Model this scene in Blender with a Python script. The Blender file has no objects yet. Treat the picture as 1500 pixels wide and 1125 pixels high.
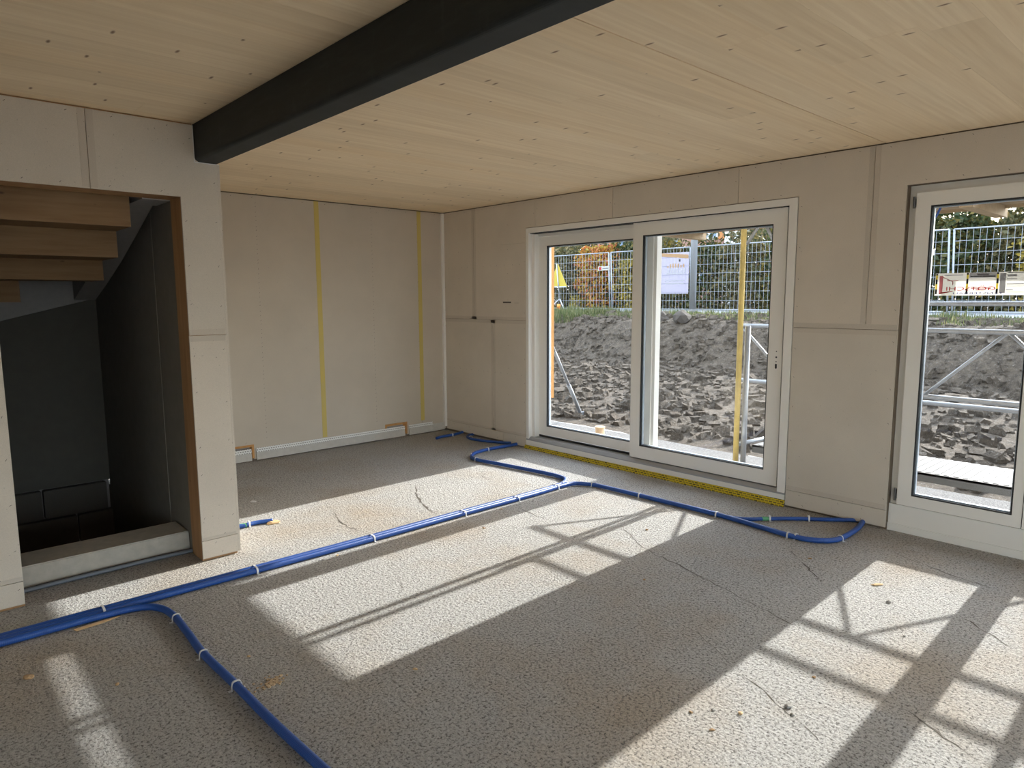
import bpy, bmesh, math, random
from mathutils import Vector, Matrix, noise
random.seed(7)
S = bpy.context.scene
C = S.collection

# ------------------------------------------------------------------ camera, sky, sun, exposure
cam_d = bpy.data.cameras.new('camera'); cam = bpy.data.objects.new('camera', cam_d); C.objects.link(cam)
yaw, pitch, roll = 0.7401, 0.1244, -0.0047
fw = Vector((math.sin(yaw)*math.cos(pitch), math.cos(yaw)*math.cos(pitch), -math.sin(pitch)))
rt0 = Vector((math.cos(yaw), -math.sin(yaw), 0)); up0 = rt0.cross(fw)
rt = rt0*math.cos(roll)+up0*math.sin(roll); up = -rt0*math.sin(roll)+up0*math.cos(roll)
cam.matrix_world = Matrix(((rt.x, up.x, -fw.x, -4.9621), (rt.y, up.y, -fw.y, -6.6423), (rt.z, up.z, -fw.z, 1.5932), (0, 0, 0, 1)))
cam_d.sensor_width = 36; cam_d.lens = 24.0; cam_d.clip_start = 0.05; cam_d.clip_end = 300
S.camera = cam
TAN, SHEAR = 0.46, 0.025
world = bpy.data.worlds.new('world'); S.world = world; world.use_nodes = True
wn = world.node_tree; bg = wn.nodes['Background']
sky = wn.nodes.new('ShaderNodeTexSky'); sky.sky_type = 'NISHITA'; sky.sun_disc = False
sky.sun_elevation = math.atan(TAN); sky.sun_rotation = math.radians(90); sky.dust_density = 2.0; sky.air_density = 1.0
veil = wn.nodes.new('ShaderNodeMixRGB'); veil.blend_type = 'ADD'; veil.inputs[0].default_value = 1.0      # clear sky under a thin bright haze
dim = wn.nodes.new('ShaderNodeMixRGB'); dim.blend_type = 'MULTIPLY'; dim.inputs[0].default_value = 1.0; dim.inputs[2].default_value = (.12, .12, .12, 1)
wn.links.new(sky.outputs[0], dim.inputs[1]); wn.links.new(dim.outputs[0], veil.inputs[1]); veil.inputs[2].default_value = (1.02, 1.10, 1.18, 1)
wn.links.new(veil.outputs[0], bg.inputs[0]); bg.inputs[1].default_value = 1.0
sun_d = bpy.data.lights.new('sun', 'SUN'); sun_d.energy = 3.3; sun_d.angle = math.radians(0.53); sun_d.color = (1, .96, .90)
sun = bpy.data.objects.new('sun', sun_d); C.objects.link(sun)
sun.rotation_euler = Vector((-1, -SHEAR, -TAN)).to_track_quat('-Z', 'Y').to_euler(); sun.location = (20, 0, 12)
S.view_settings.view_transform = 'Standard'; S.view_settings.look = 'None'; S.view_settings.gamma = 1
S.view_settings.use_curve_mapping = False; S.view_settings.exposure = 1.68
S.cycles.max_bounces = 14; S.cycles.diffuse_bounces = 10; S.cycles.transparent_max_bounces = 24
S.cycles.use_denoising = True

# ------------------------------------------------------------------ materials
MATS = {}
class NT:
    def __init__(s, name):
        s.m = bpy.data.materials.new(name); s.m.use_nodes = True; s.t = s.m.node_tree; s.b = s.t.nodes['Principled BSDF']; MATS[name] = s.m
        s.out = s.t.nodes['Material Output']
    def n(s, typ, **kw):
        nd = s.t.nodes.new('ShaderNode'+typ)
        for k, v in kw.items():
            if k in nd.inputs.keys() if isinstance(k, str) else False: nd.inputs[k].default_value = v
            else: setattr(nd, k, v)
        return nd
    def l(s, a, b): s.t.links.new(a, b)
    def ramp(s, fac, stops):
        r = s.n('ValToRGB'); s.l(fac, r.inputs[0]); e = r.color_ramp.elements
        while len(e) < len(stops): e.new(.5)
        for i, (p, c) in enumerate(stops): e[i].position = p; e[i].color = (*c, 1)
        return r.outputs[0]
    def mix(s, fac, a, b, typ='MIX'):
        m = s.n('MixRGB', blend_type=typ)
        for i, v in enumerate((fac, a, b)):
            if hasattr(v, 'is_linked'): s.l(v, m.inputs[i])
            else: m.inputs[i].default_value = v if i == 0 else (*v, 1)
        return m.outputs[0]
    def col(s, c): s.l(c, s.b.inputs['Base Color']) if hasattr(c, 'is_linked') else setattr(s.b.inputs['Base Color'], 'default_value', (*c, 1))
    def bump(s, h, strength, dist):
        b = s.n('Bump'); b.inputs['Strength'].default_value = strength; b.inputs['Distance'].default_value = dist
        s.l(h, b.inputs['Height']); s.l(b.outputs[0], s.b.inputs['Normal'])
    def coord(s, scale=(1, 1, 1), which='Object', rnd=False):
        tc = s.n('TexCoord'); mp = s.n('Mapping'); mp.inputs['Scale'].default_value = scale
        s.l(s.n('NewGeometry').outputs['Position'] if s.m.name == 'spruce' else tc.outputs[which], mp.inputs[0])
        if rnd:
            oi = s.n('ObjectInfo'); mu = s.n('Math', operation='MULTIPLY'); mu.inputs[1].default_value = 37.0
            s.l(oi.outputs['Random'], mu.inputs[0]); s.l(mu.outputs[0], mp.inputs['Location'])
        return mp.outputs[0]
    def noise(s, vec, scale, detail=4, rough=.6):
        n = s.n('TexNoise'); n.inputs['Scale'].default_value = scale; n.inputs['Detail'].default_value = detail; n.inputs['Roughness'].default_value = rough
        s.l(vec, n.inputs['Vector']); return n.outputs['Fac']

def plain(name, c, rough=.6, metal=0, nscale=0, namt=.15, bump=0):
    k = NT(name); k.b.inputs['Roughness'].default_value = rough; k.b.inputs['Metallic'].default_value = metal
    if nscale:
        f = k.noise(k.coord(), nscale)
        k.col(k.mix(f, tuple(x*(1-namt) for x in c), tuple(min(1, x*(1+namt)) for x in c)))
        if bump: k.bump(f, .5, bump)
    else: k.col(c)
    return k.m

def gyp(name, c):
    k = NT(name); v = k.coord(); f = k.noise(v, 260, 3, .7); g = k.noise(v, 2.2, 4); h = k.noise(v, 70, 2)
    a = k.mix(f, tuple(x*.72 for x in c), tuple(x*1.22 for x in c))
    a = k.mix(.3, a, k.ramp(g, [(.3, tuple(x*.82 for x in c)), (.7, tuple(x*1.12 for x in c))]))
    a = k.mix(k.ramp(h, [(.24, (1, 1, 1)), (.29, (0, 0, 0))]), a, tuple(x*.55 for x in c))
    oi = k.n('ObjectInfo'); a = k.mix(1, a, k.ramp(oi.outputs['Random'], [(0, (.95, .95, .94)), (1, (1, .985, .965))]), 'MULTIPLY')
    k.col(a); k.b.inputs['Roughness'].default_value = .9; k.bump(f, .25, .001); return k.m
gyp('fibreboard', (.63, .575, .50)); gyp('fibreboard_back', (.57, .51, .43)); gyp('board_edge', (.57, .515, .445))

def timber(name, c1, c2, knot, sc=(1.6, 30, 30), rnd=True, ksc=(2.2, 5.5, 5.5), kr=(.035, .075)):
    k = NT(name); v = k.coord(sc, rnd=rnd); f = k.noise(v, 1.0, 6, .62)
    v2 = k.coord((sc[0]*.35, sc[1]*.2, sc[2]*.2), rnd=rnd); g = k.noise(v2, 1.3, 3)
    a = k.mix(k.ramp(f, [(.32, (0, 0, 0)), (.7, (1, 1, 1))]), c2, c1)
    a = k.mix(k.ramp(g, [(.45, (0, 0, 0)), (.75, (.55, .55, .55))]), a, c2)
    # small knots
    v3 = k.coord(ksc, rnd=rnd); vo = k.n('TexVoronoi', voronoi_dimensions='2D' if name == 'spruce' else '3D'); vo.inputs['Scale'].default_value = 1.0; k.l(v3, vo.inputs['Vector'])
    a = k.mix(k.ramp(vo.outputs['Distance'], [(kr[0], (.9, .9, .9)), (kr[1], (0, 0, 0))]), a, knot)
    oi = k.n('ObjectInfo'); a = k.mix(1, a, k.ramp(oi.outputs['Random'], [(0, (.93, .92, .90)), (.5, (1, 1, 1)), (1, (.97, .94, .89))]), 'MULTIPLY')
    k.col(a); k.b.inputs['Roughness'].default_value = .75; return k.m
timber('spruce', (.93, .775, .555), (.80, .63, .42), (.20, .10, .05), (1.1, 34, 1), True, (4.6, 1.5, 1), (.014, .042))
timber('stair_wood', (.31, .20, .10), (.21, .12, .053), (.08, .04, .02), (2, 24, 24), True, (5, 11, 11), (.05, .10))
timber('jamb_wood', (.50, .30, .15), (.36, .20, .09), (.10, .05, .02), (20, 20, 1.5), True, (12, 12, 7), (.03, .07))
timber('batten_wood', (.58, .31, .11), (.47, .23, .075), (.35, .16, .05), (24, 24, 1.2), True, (9, 9, 5), (.03, .07))
timber('plank_wood', (.46, .36, .24), (.33, .25, .16), (.12, .08, .04), (20, 1.2, 20), True, (9, 5, 9), (.03, .07))

k = NT('screed')
v = k.coord(); f1 = k.noise(v, 78, 6, .8); f2 = k.noise(k.coord((1.7, .45, 1)), 30, 5, .75); g = k.noise(v, 1.1, 5, .6); g2 = k.noise(v, 3.1, 4)
vo = k.n('TexVoronoi'); vo.inputs['Scale'].default_value = 70; k.l(v, vo.inputs['Vector'])
pit = k.ramp(f1, [(.41, (1, 1, 1)), (.49, (0, 0, 0))]); pit2 = k.ramp(f2, [(.30, (.8, .8, .8)), (.40, (0, 0, 0))])
a = k.mix(f2, (.38, .372, .355), (.60, .592, .575))
a = k.mix(k.ramp(g, [(.47, (0, 0, 0)), (.70, (.8, .8, .8))]), a, (.44, .365, .28))
a = k.mix(k.ramp(g2, [(.58, (0, 0, 0)), (.75, (.4, .4, .4))]), a, (.57, .56, .545))
a = k.mix(pit, a, (.115, .106, .096)); a = k.mix(pit2, a, (.16, .148, .135))
k.col(a); k.b.inputs['Roughness'].default_value = .95
add = k.n('MixRGB', blend_type='MIX'); add.inputs[0].default_value = .38; k.l(f1, add.inputs[1]); k.l(vo.outputs['Distance'], add.inputs[2])
add2 = k.n('MixRGB', blend_type='MIX'); add2.inputs[0].default_value = .40; k.l(add.outputs[0], add2.inputs[1]); k.l(f2, add2.inputs[2])
k.bump(add2.outputs[0], 1.0, .032)

plain('core', (.16, .125, .09), .9, 0, 8)
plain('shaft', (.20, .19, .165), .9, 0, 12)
plain('shaft_shade', (.13, .125, .11), .9, 0, 10)  # grey darkened to carry the shade low on the stairwell end wall
plain('plaster', (.42, .41, .40), .9, 0, 30)
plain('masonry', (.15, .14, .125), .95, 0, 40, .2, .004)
plain('concrete', (.44, .42, .37), .9, 0, 18, .25, .002)
plain('white_wall', (.80, .78, .74), .9)
plain('frame_white', (.80, .785, .745), .42)
plain('gasket', (.02, .022, .025), .6)
plain('track_grey', (.36, .37, .38), .4, .3)
plain('hinge_metal', (.12, .12, .12), .35, .9)
plain('staple', (.06, .05, .045), .6)
plain('spacer_bar', (.55, .62, .70), .35, .4)
plain('white_plastic', (.72, .73, .74), .5)
plain('green_tape', (.12, .42, .20), .5)
plain('black_cable', (.03, .032, .04), .5)
plain('grey_cable', (.14, .16, .19), .5)
plain('galvanised', (.38, .40, .43), .42, .55, 30)
plain('yellow_paint', (.66, .49, .16), .6, 0, 14, .35)
plain('deck_metal', (.11, .11, .11), .7, 0, 20)
plain('deck_rib', (.24, .24, .24), .7, 0, 20)
plain('fence_wire', (.30, .325, .365), .5, .3)
plain('blue_strap', (.01, .06, .28), .6)
plain('chip_brown', (.42, .27, .14), .9, 0, 60)
plain('chip_grey', (.40, .38, .35), .9, 0, 60)
plain('chip_wood', (.66, .47, .26), .85, 0, 40)
plain('seam_dark', (.10, .085, .07), .95)
plain('dust_tan', (.50, .37, .23), .95, 0, 50, .3)
plain('stone', (.055, .045, .037), .95, 0, 9, .3, .03)
plain('kerbstone', (.50, .51, .53), .9, 0, 10)
plain('asphalt', (.20, .215, .24), .9, 0, 60)
plain('concrete_foot', (.16, .16, .165), .95, 0, 20)
plain('sign_yellow', (.42, .32, .03), .6)
plain('lamp_orange', (.85, .28, .05), .5)
plain('pipe_beige', (.72, .50, .30), .5)
plain('print_black', (.03, .03, .03), .7)
for _n, _c in (('paper', (.62, .61, .56)), ('banner_white', (.235, .235, .31)), ('print_red', (.60, .05, .05)), ('print_pink', (.60, .20, .22)), ('print_orange', (.55, .36, .20)), ('print_pale', (.50, .50, .52)), ('print_blue', (.08, .09, .32)), ('print_grey', (.34, .34, .36)), ('tape_stripe', (.80, .66, .08))):
    k = NT(_n); k.col(_c); k.b.inputs['Roughness'].default_value = .75; tl = k.n('BsdfTranslucent'); tl.inputs[0].default_value = (*_c, 1); mx = k.n('MixShader'); mx.inputs[0].default_value = .45
    k.l(k.b.outputs[0], mx.inputs[1]); k.l(tl.outputs[0], mx.inputs[2]); k.l(mx.outputs[0], k.out.inputs[0])
plain('house_brick', (.36, .21, .165), .9, 0, 6)
plain('house_white', (.72, .72, .69), .9)
plain('roof_tile', (.28, .14, .09), .9, 0, 5)
plain('house_glass', (.22, .30, .42), .15)
plain('shutter', (.52, .22, .07), .7)
plain('bark', (.16, .12, .09), .9, 0, 12)
plain('membrane_grey', (.30, .31, .31), .8, 0, 20)
plain('fleece', (.52, .50, .46), .9, 0, 25)

k = NT('steel'); v = k.coord((1, 2.2, 14)); f = k.noise(v, 2.2, 5, .65); g = k.noise(k.coord((6, 6, 1.2)), 4, 4)
a = k.mix(k.ramp(f, [(.5, (0, 0, 0)), (.8, (.7, .7, .7))]), (.019, .0225, .0225), (.036, .041, .041))
a = k.mix(k.ramp(g, [(.62, (0, 0, 0)), (.8, (.5, .5, .5))]), a, (.045, .048, .048)); k.col(a); k.b.inputs['Roughness'].default_value = .6; k.b.inputs['Specular IOR Level'].default_value = .25

k = NT('conduit_blue'); tc = k.n('TexCoord'); sp = k.n('SeparateXYZ'); k.l(tc.outputs['UV'], sp.inputs[0])
mu = k.n('Math', operation='MULTIPLY'); mu.inputs[1].default_value = 900.0; k.l(sp.outputs[0], mu.inputs[0])
si = k.n('Math', operation='SINE'); k.l(mu.outputs[0], si.inputs[0]); k.col(k.mix(k.noise(k.coord(), 9), (.010, .055, .27), (.022, .10, .39))); k.b.inputs['Roughness'].default_value = .38
k.bump(si.outputs[0], .35, .0012)

k = NT('joint_tape'); v = k.coord((1, 1, 1)); f = k.noise(v, 9, 4); k.col(k.mix(f, (.62, .47, .10), (.52, .43, .17))); k.b.inputs['Roughness'].default_value = .7

k = NT('yellow_mesh'); tc = k.n('TexCoord'); br = k.n('TexBrick'); br.offset = .5
for nm, val in (('Scale', 1.0), ('Mortar Size', .0035), ('Brick Width', .034), ('Row Height', .017), ('Mortar Smooth', .2)): br.inputs[nm].default_value = val
br.inputs['Color1'].default_value = (.05, .045, .01, 1); br.inputs['Color2'].default_value = (.34, .27, .02, 1); br.inputs['Mortar'].default_value = (.62, .47, .015, 1)
k.l(tc.outputs['UV'], br.inputs['Vector']); k.col(br.outputs['Color']); k.b.inputs['Roughness'].default_value = .6

k = NT('perforated'); tc = k.n('TexCoord'); br = k.n('TexBrick'); br.offset = .5
for nm, val in (('Scale', 1.0), ('Mortar Size', .006), ('Brick Width', .024), ('Row Height', .02), ('Mortar Smooth', .3)): br.inputs[nm].default_value = val
br.inputs['Color1'].default_value = (.22, .22, .22, 1); br.inputs['Color2'].default_value = (.30, .30, .29, 1); br.inputs['Mortar'].default_value = (.80, .80, .78, 1)
k.l(tc.outputs['UV'], br.inputs['Vector']); k.col(br.outputs['Color']); k.b.inputs['Roughness'].default_value = .8

k = NT('glass'); k.t.nodes.remove(k.b); tr = k.n('BsdfTransparent'); tr.inputs[0].default_value = (.95, .965, .97, 1)
gl = k.n('BsdfGlossy'); gl.inputs['Roughness'].default_value = .02; lw = k.n('LayerWeight'); lw.inputs[0].default_value = .5; pw = k.n('Math', operation='POWER'); pw.inputs[1].default_value = 5.0; k.l(lw.outputs['Facing'], pw.inputs[0]); fr = k.n('Math', operation='MULTIPLY_ADD'); fr.inputs[1].default_value = .94; fr.inputs[2].default_value = .03; k.l(pw.outputs[0], fr.inputs[0])
mx = k.n('MixShader'); k.l(fr.outputs[0], mx.inputs[0]); k.l(tr.outputs[0], mx.inputs[1]); k.l(gl.outputs[0], mx.inputs[2]); k.l(mx.outputs[0], k.out.inputs[0])

k = NT('dirt'); v = k.coord(); f = k.noise(v, 7, 9, .8); g = k.noise(v, .6, 4); h = k.noise(v, 22, 5, .85)
a = k.mix(k.ramp(f, [(.36, (0, 0, 0)), (.64, (1, 1, 1))]), (.045, .034, .025), (.22, .175, .13)); a = k.mix(k.ramp(g, [(.45, (0, 0, 0)), (.7, (.5, .5, .5))]), a, (.14, .107, .075))
a = k.mix(k.ramp(h, [(.56, (0, 0, 0)), (.66, (.85, .85, .85))]), a, (.42, .385, .34)); k.col(a); k.b.inputs['Roughness'].default_value = 1; k.bump(f, 1, .2)
k = NT('gravel'); v = k.coord(); f = k.noise(v, 60, 4, .8); k.col(k.mix(k.ramp(f, [(.35, (0, 0, 0)), (.65, (1, 1, 1))]), (.09, .085, .08), (.27, .26, .25))); k.b.inputs['Roughness'].default_value = 1; k.bump(f, 1, .02)

def leafmat(name, stops):
    k = NT(name); gm = k.n('NewGeometry'); c = k.ramp(gm.outputs['Random Per Island'], stops); k.col(c); k.b.inputs['Roughness'].default_value = .6
    tl = k.n('BsdfTranslucent'); k.l(c, tl.inputs[0]); mx = k.n('MixShader'); mx.inputs[0].default_value = .35
    k.l(k.b.outputs[0], mx.inputs[1]); k.l(tl.outputs[0], mx.inputs[2]); k.l(mx.outputs[0], k.out.inputs[0]); return k.m
leafmat('leaf_dark', [(0, (0.022, 0.040, 0.013)), (.5, (0.043, 0.065, 0.018)), (.8, (0.108, 0.094, 0.022)), (1, (0.180, 0.130, 0.022))])
leafmat('leaf_red', [(0, (0.302, 0.072, 0.036)), (.35, (0.396, 0.144, 0.029)), (.7, (0.396, 0.238, 0.029)), (1, (0.288, 0.238, 0.036))])
leafmat('leaf_yellow', [(0, (0.072, 0.079, 0.014)), (.5, (0.259, 0.194, 0.029)), (1, (0.360, 0.259, 0.036))])
leafmat('leaf_olive', [(0, (0.043, 0.054, 0.022)), (.6, (0.101, 0.094, 0.036)), (1, (0.202, 0.151, 0.058))])
leafmat('grass_blade', [(0, (.05, .075, .022)), (.6, (.10, .125, .04)), (1, (.27, .24, .12))])

# ------------------------------------------------------------------ mesh helpers
class MB:
    def __init__(s): s.v = []; s.f = []; s.uv = {}
    def box(s, a, b):
        x0, x1 = sorted((a[0], b[0])); y0, y1 = sorted((a[1], b[1])); z0, z1 = sorted((a[2], b[2])); o = len(s.v)
        s.v += [(x0, y0, z0), (x1, y0, z0), (x1, y1, z0), (x0, y1, z0), (x0, y0, z1), (x1, y0, z1), (x1, y1, z1), (x0, y1, z1)]
        s.f += [tuple(o+i for i in q) for q in ((0, 3, 2, 1), (4, 5, 6, 7), (0, 1, 5, 4), (1, 2, 6, 5), (2, 3, 7, 6), (3, 0, 4, 7))]; return s
    def obox(s, c, ax, ay, az):      # oriented box: centre and three half axes
        o = len(s.v); c = Vector(c); ax, ay, az = Vector(ax), Vector(ay), Vector(az)
        for k in (-1, 1):
            for i, j in ((-1, -1), (1, -1), (1, 1), (-1, 1)): s.v.append(tuple(c+ax*i+ay*j+az*k))
        s.f += [tuple(o+i for i in q) for q in ((0, 3, 2, 1), (4, 5, 6, 7), (0, 1, 5, 4), (1, 2, 6, 5), (2, 3, 7, 6), (3, 0, 4, 7))]; return s
    def bar(s, a, b, w, h=None):     # square bar from a to b
        a, b = Vector(a), Vector(b); d = b-a; L = d.length; d.normalize()
        u = d.cross(Vector((0, 0, 1)))
        if u.length < 1e-3: u = Vector((1, 0, 0))
        u.normalize(); n = u.cross(d); h = h or w
        return s.obox((a+b)/2, d*L/2, u*w/2, n*h/2)
    def tube(s, pts, r, n=10, cap=True):
        pts = [Vector(p) for p in pts]; o = len(s.v); N = len(pts); L = 0; ref = None
        for i, p in enumerate(pts):
            d = (pts[min(i+1, N-1)]-pts[max(i-1, 0)]).normalized()
            if ref is None:
                ref = d.cross(Vector((0, 0, 1)))
                if ref.length < 1e-3: ref = Vector((1, 0, 0))
            u = (ref-d*ref.dot(d)).normalized(); ref = u; w = d.cross(u)
            if i: L += (p-pts[i-1]).length
            rr = r[i] if isinstance(r, (list, tuple)) else r
            for k in range(n):
                t = 2*math.pi*k/n; q = p+(u*math.cos(t)+w*math.sin(t))*rr; s.uv[len(s.v)] = (L, k/n); s.v.append(tuple(q))
        for i in range(N-1):
            for k in range(n):
                a = o+i*n+k; b = o+i*n+(k+1) % n; s.f.append((a, b, b+n, a+n))
        if cap: s.f += [tuple(o+k for k in range(n))[::-1], tuple(o+(N-1)*n+k for k in range(n))]
        return s
    def prism(s, poly, fn0, fn1):    # 2-D polygon carried to two planes
        o = len(s.v); n = len(poly)
        s.v += [fn0(*p) for p in poly]+[fn1(*p) for p in poly]
        s.f += [tuple(range(o, o+n)), tuple(range(o+2*n-1, o+n-1, -1))]
        for i in range(n): j = (i+1) % n; s.f.append((o+i, o+n+i, o+n+j, o+j))
        return s
    def mesh(s, name, mat, smooth=False, bevel=0):
        me = bpy.data.meshes.new(name); me.from_pydata(s.v, [], s.f); me.update()
        bm = bmesh.new(); bm.from_mesh(me)
        if bevel: bmesh.ops.bevel(bm, geom=bm.edges[:], offset=bevel, segments=2, affect='EDGES', clamp_overlap=True)
        bmesh.ops.recalc_face_normals(bm, faces=bm.faces[:]); bm.to_mesh(me); bm.free()
        if s.uv and not bevel:
            ul = me.uv_layers.new(name='UVMap')
            for lp in me.loops: ul.data[lp.index].uv = s.uv.get(lp.vertex_index, (0, 0))
        if smooth:
            for p in me.polygons: p.use_smooth = len(p.vertices) <= 4
        me.materials.append(MATS[mat]); return me
    def build(s, name, mat, parent=None, smooth=False, bevel=0, **kw):
        return put(name, s.mesh(name, mat, smooth, bevel), parent, **kw)

def put(name, me, parent=None, label=None, cat=None, group=None, kind=None):
    o = bpy.data.objects.new(name, me); C.objects.link(o)
    if parent:
        o.parent = parent; o.matrix_parent_inverse = Matrix.Translation(parent.location).inverted() if parent.type == 'EMPTY' else Matrix()
    tag(o, label, cat, group, kind); return o
def tag(o, label=None, cat=None, group=None, kind=None):
    for a, b in (('label', label), ('category', cat), ('group', group), ('kind', kind)):
        if b: o[a] = b
    return o
def thing(name, loc, label, cat, group=None, kind=None):
    o = bpy.data.objects.new(name, None); C.objects.link(o); o.location = loc; o.empty_display_size = .1
    return tag(o, label, cat, group, kind)
def grid_uv(me, fu):
    ul = me.uv_layers.new(name='UVMap')
    for lp in me.loops: ul.data[lp.index].uv = fu(me.vertices[lp.vertex_index].co)
def smooth_path(pts, per=8):
    pts = [Vector(p) for p in pts]; P = [pts[0]*2-pts[1]]+pts+[pts[-1]*2-pts[-2]]; out = []
    for i in range(1, len(P)-2):
        a, b, c, d = P[i-1:i+3]
        for k in range(per):
            t = k/per; out.append(.5*((2*b)+(c-a)*t+(2*a-5*b+4*c-d)*t*t+(3*b-a-3*c+d)*t**3))
    return out+[pts[-1]]

# ------------------------------------------------------------------ room shell
H = 2.6
fl = MB().prism([(-9, -11), (0.02, -11), (.02, .02), (-3.52, .02), (-3.52, -2.13), (-9, -2.13)], lambda x, y: (x, y, 0), lambda x, y: (x, y, -.12)).build('floor', 'screed', kind='structure', label='rough grey granular levelling screed floor', cat='floor')
# open joints and cracks in the screed, each its own sliver
def crack(pts, w):
    m = MB(); P = [Vector((q.x+random.gauss(0, .006), q.y+random.gauss(0, .006), .0012)) for q in smooth_path([(x, y, .0012) for x, y in pts], 9)]; L = []; R = []
    for i, p in enumerate(P):
        d = (P[min(i+1, len(P)-1)]-P[max(i-1, 0)]).normalized(); n = Vector((-d.y, d.x, 0)); ww = w*(.35+.65*math.sin(math.pi*i/(len(P)-1)))*random.uniform(.1, 1.3)
        L.append(p+n*ww/2); R.append(p-n*ww/2)
    m.v = [tuple(q) for q in L+R]; n = len(P); m.f = [(i, i+1, n+i+1, n+i) for i in range(n-1)]
    m.build('crack', 'seam_dark', fl)
for pts, w in (([(-1.72, -1.86), (-1.9, -2.15), (-2.02, -2.45), (-2.05, -2.62)], .016), ([(-1.05, -1.9), (-1.14, -2.12)], .008), ([(-2.6, -2.05), (-2.68, -2.35), (-2.66, -2.6)], .010),
               ([(-1.5, -2.9), (-1.55, -3.25)], .008), ([(-1.25, -3.7), (-1.5, -4.1), (-1.6, -4.5), (-1.75, -5.0)], .009), ([(-1.75, -5.0), (-1.83, -5.3)], .006),
               ([(-1.1, -5.75), (-1.3, -6.0)], .009), ([(-2.15, -5.8), (-2.3, -6.1)], .012), ([(-2.9, -3.4), (-3.0, -3.6)], .006), ([(-.42, -5.2), (-.55, -5.55), (-.6, -5.8)], .007),
               ([(-.85, -4.75), (-1.1, -5.0), (-1.2, -5.1)], .012), ([(-2.2, -4.9), (-2.45, -5.4), (-2.6, -5.7)], .005)):
    crack(pts, w)

slab = MB().prism([(-9.3, -11.3), (.42, -11.3), (.42, .3), (-3.55, .3), (-3.55, -2.2), (-9.3, -2.2)], lambda x, y: (x, y, H+.03), lambda x, y: (x, y, H+.3)).build('ceiling', 'core', kind='structure', label='glued spruce board ceiling', cat='ceiling')
unit = MB().box((-.5, -.5, -.5), (.5, .5, .5)).mesh('plank', 'spruce')
W = 0.2; joint_y = -4.87; y = 0.0; row = 0
while y > -11:
    y1 = y-(W if row else .07); xa = -3.43 if y1 > -2.41 else -9.0; x = .01; g = .0
    x -= 0
    first = True
    while x > xa+.01:
        L = random.uniform(2.4, 4.6)
        if first: L *= random.uniform(.3, 1); first = False
        x0 = max(xa, x-L)
        if x0-xa < .5: x0 = xa
        o = bpy.data.objects.new('plank', unit); C.objects.link(o); o.parent = slab
        gap = .007 if abs(y1-joint_y) < W/2 else .0004
        yy0, yy1 = y, y1+gap
        if y > -2.41 > y1 and xa == -9.0: pass
        o.location = ((x+x0)/2, (yy0+yy1)/2, H+.015+random.uniform(0, .0006)); o.scale = (x-x0-.0006, yy0-yy1, .03)
        x = x0
    y = y1; row += 1

def ybox(y0, y1, z0, z1): return [(y0, z0), (y1, z0), (y1, z1), (y0, z1)]
STAPLES = {}
def staple_line(key, pts, fn, step=.16):
    m = STAPLES.setdefault(key, MB())
    for (a, b), (c, d) in zip(pts, pts[1:]):
        L = math.hypot(c-a, d-b); n = max(1, int(L/step))
        for i in range(n):
            t = (i+.5+random.uniform(-.2, .2))/n; u, v = a+(c-a)*t, b+(d-b)*t; an = random.uniform(.4, 1.2)
            du, dv = .006*math.cos(an), .006*math.sin(an); nu, nv = -.0011*math.sin(an), .0011*math.cos(an)
            q = [(u+du+nu, v+dv+nv), (u+du-nu, v+dv-nv), (u-du-nu, v-dv-nv), (u-du+nu, v-dv+nv)]
            o = len(m.v); m.v += [fn(*p, .0005) for p in q]; m.f.append((o, o+1, o+2, o+3))
BT = .0125; G = .0015
def boards(parent, polys, fn, mat, key):
    """fn(u,v,depth) -> xyz, depth>0 towards the room"""
    for poly in polys:
        cx = sum(p[0] for p in poly)/len(poly)
        MB().prism(poly, lambda u, v: fn(u, v, 0), lambda u, v: fn(u, v, -BT)).build('wall_board', mat, parent)
        # staples just inside the outline
        us = [p[0] for p in poly]; vs = [p[1] for p in poly]; n = len(poly)
        area = sum(poly[i][0]*poly[(i+1) % n][1]-poly[(i+1) % n][0]*poly[i][1] for i in range(n)); sg = 1 if area > 0 else -1
        for i in range(n):
            (a, b), (c, d) = poly[i], poly[(i+1) % n]; L = math.hypot(c-a, d-b)
            if L < .12: continue
            nu, nv = -(d-b)/L*sg*.022, (c-a)/L*sg*.022
            staple_line(key, [(a+nu, b+nv), (c+nu, d+nv)], fn, .22)
def strips(parent, rects, fn, mat='board_edge'):
    for (u0, v0, u1, v1) in rects:
        MB().prism([(u0, v0), (u1, v0), (u1, v1), (u0, v1)], lambda u, v: fn(u, v, .0012), lambda u, v: fn(u, v, .0001)).build('joint_strip', mat, parent)
def finish_staples(key, parent):
    STAPLES[key].build('staples', 'staple', parent, kind='stuff')

# ---- window wall, x = 0, (u,v) = (y,z)
fx = lambda u, v, d: (-d, u, v)
wr = MB()
def xb(m, y0, y1, z0, z1, x0=.0130, x1=.215): return m.box((x0, y0, z0), (x1, y1, z1))
xb(wr, .3, -1.43, -.4, H+.03); xb(wr, -1.43, -4.30, 2.315, H+.03); xb(wr, -4.30, -5.02, -.4, H+.03); xb(wr, -5.02, -6.66, 2.31, H+.03)
xb(wr, -6.66, -7.3, -.4, H+.03); xb(wr, -7.3, -10.8, 2.31, H+.03); xb(wr, -10.8, -11.3, -.4, H+.03)
xb(wr, -1.43, -4.30, -.4, -.02); xb(wr, -5.02, -6.66, -.4, -.02); xb(wr, -7.3, -10.8, -.4, -.02)
wall_r = wr.build('wall_right', 'core', kind='structure', label='fibreboard-clad outer wall holding the sliding door and balcony door', cat='wall')
T = H-.009; ZS = 1.362; ZB = .122; F = .012
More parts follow.
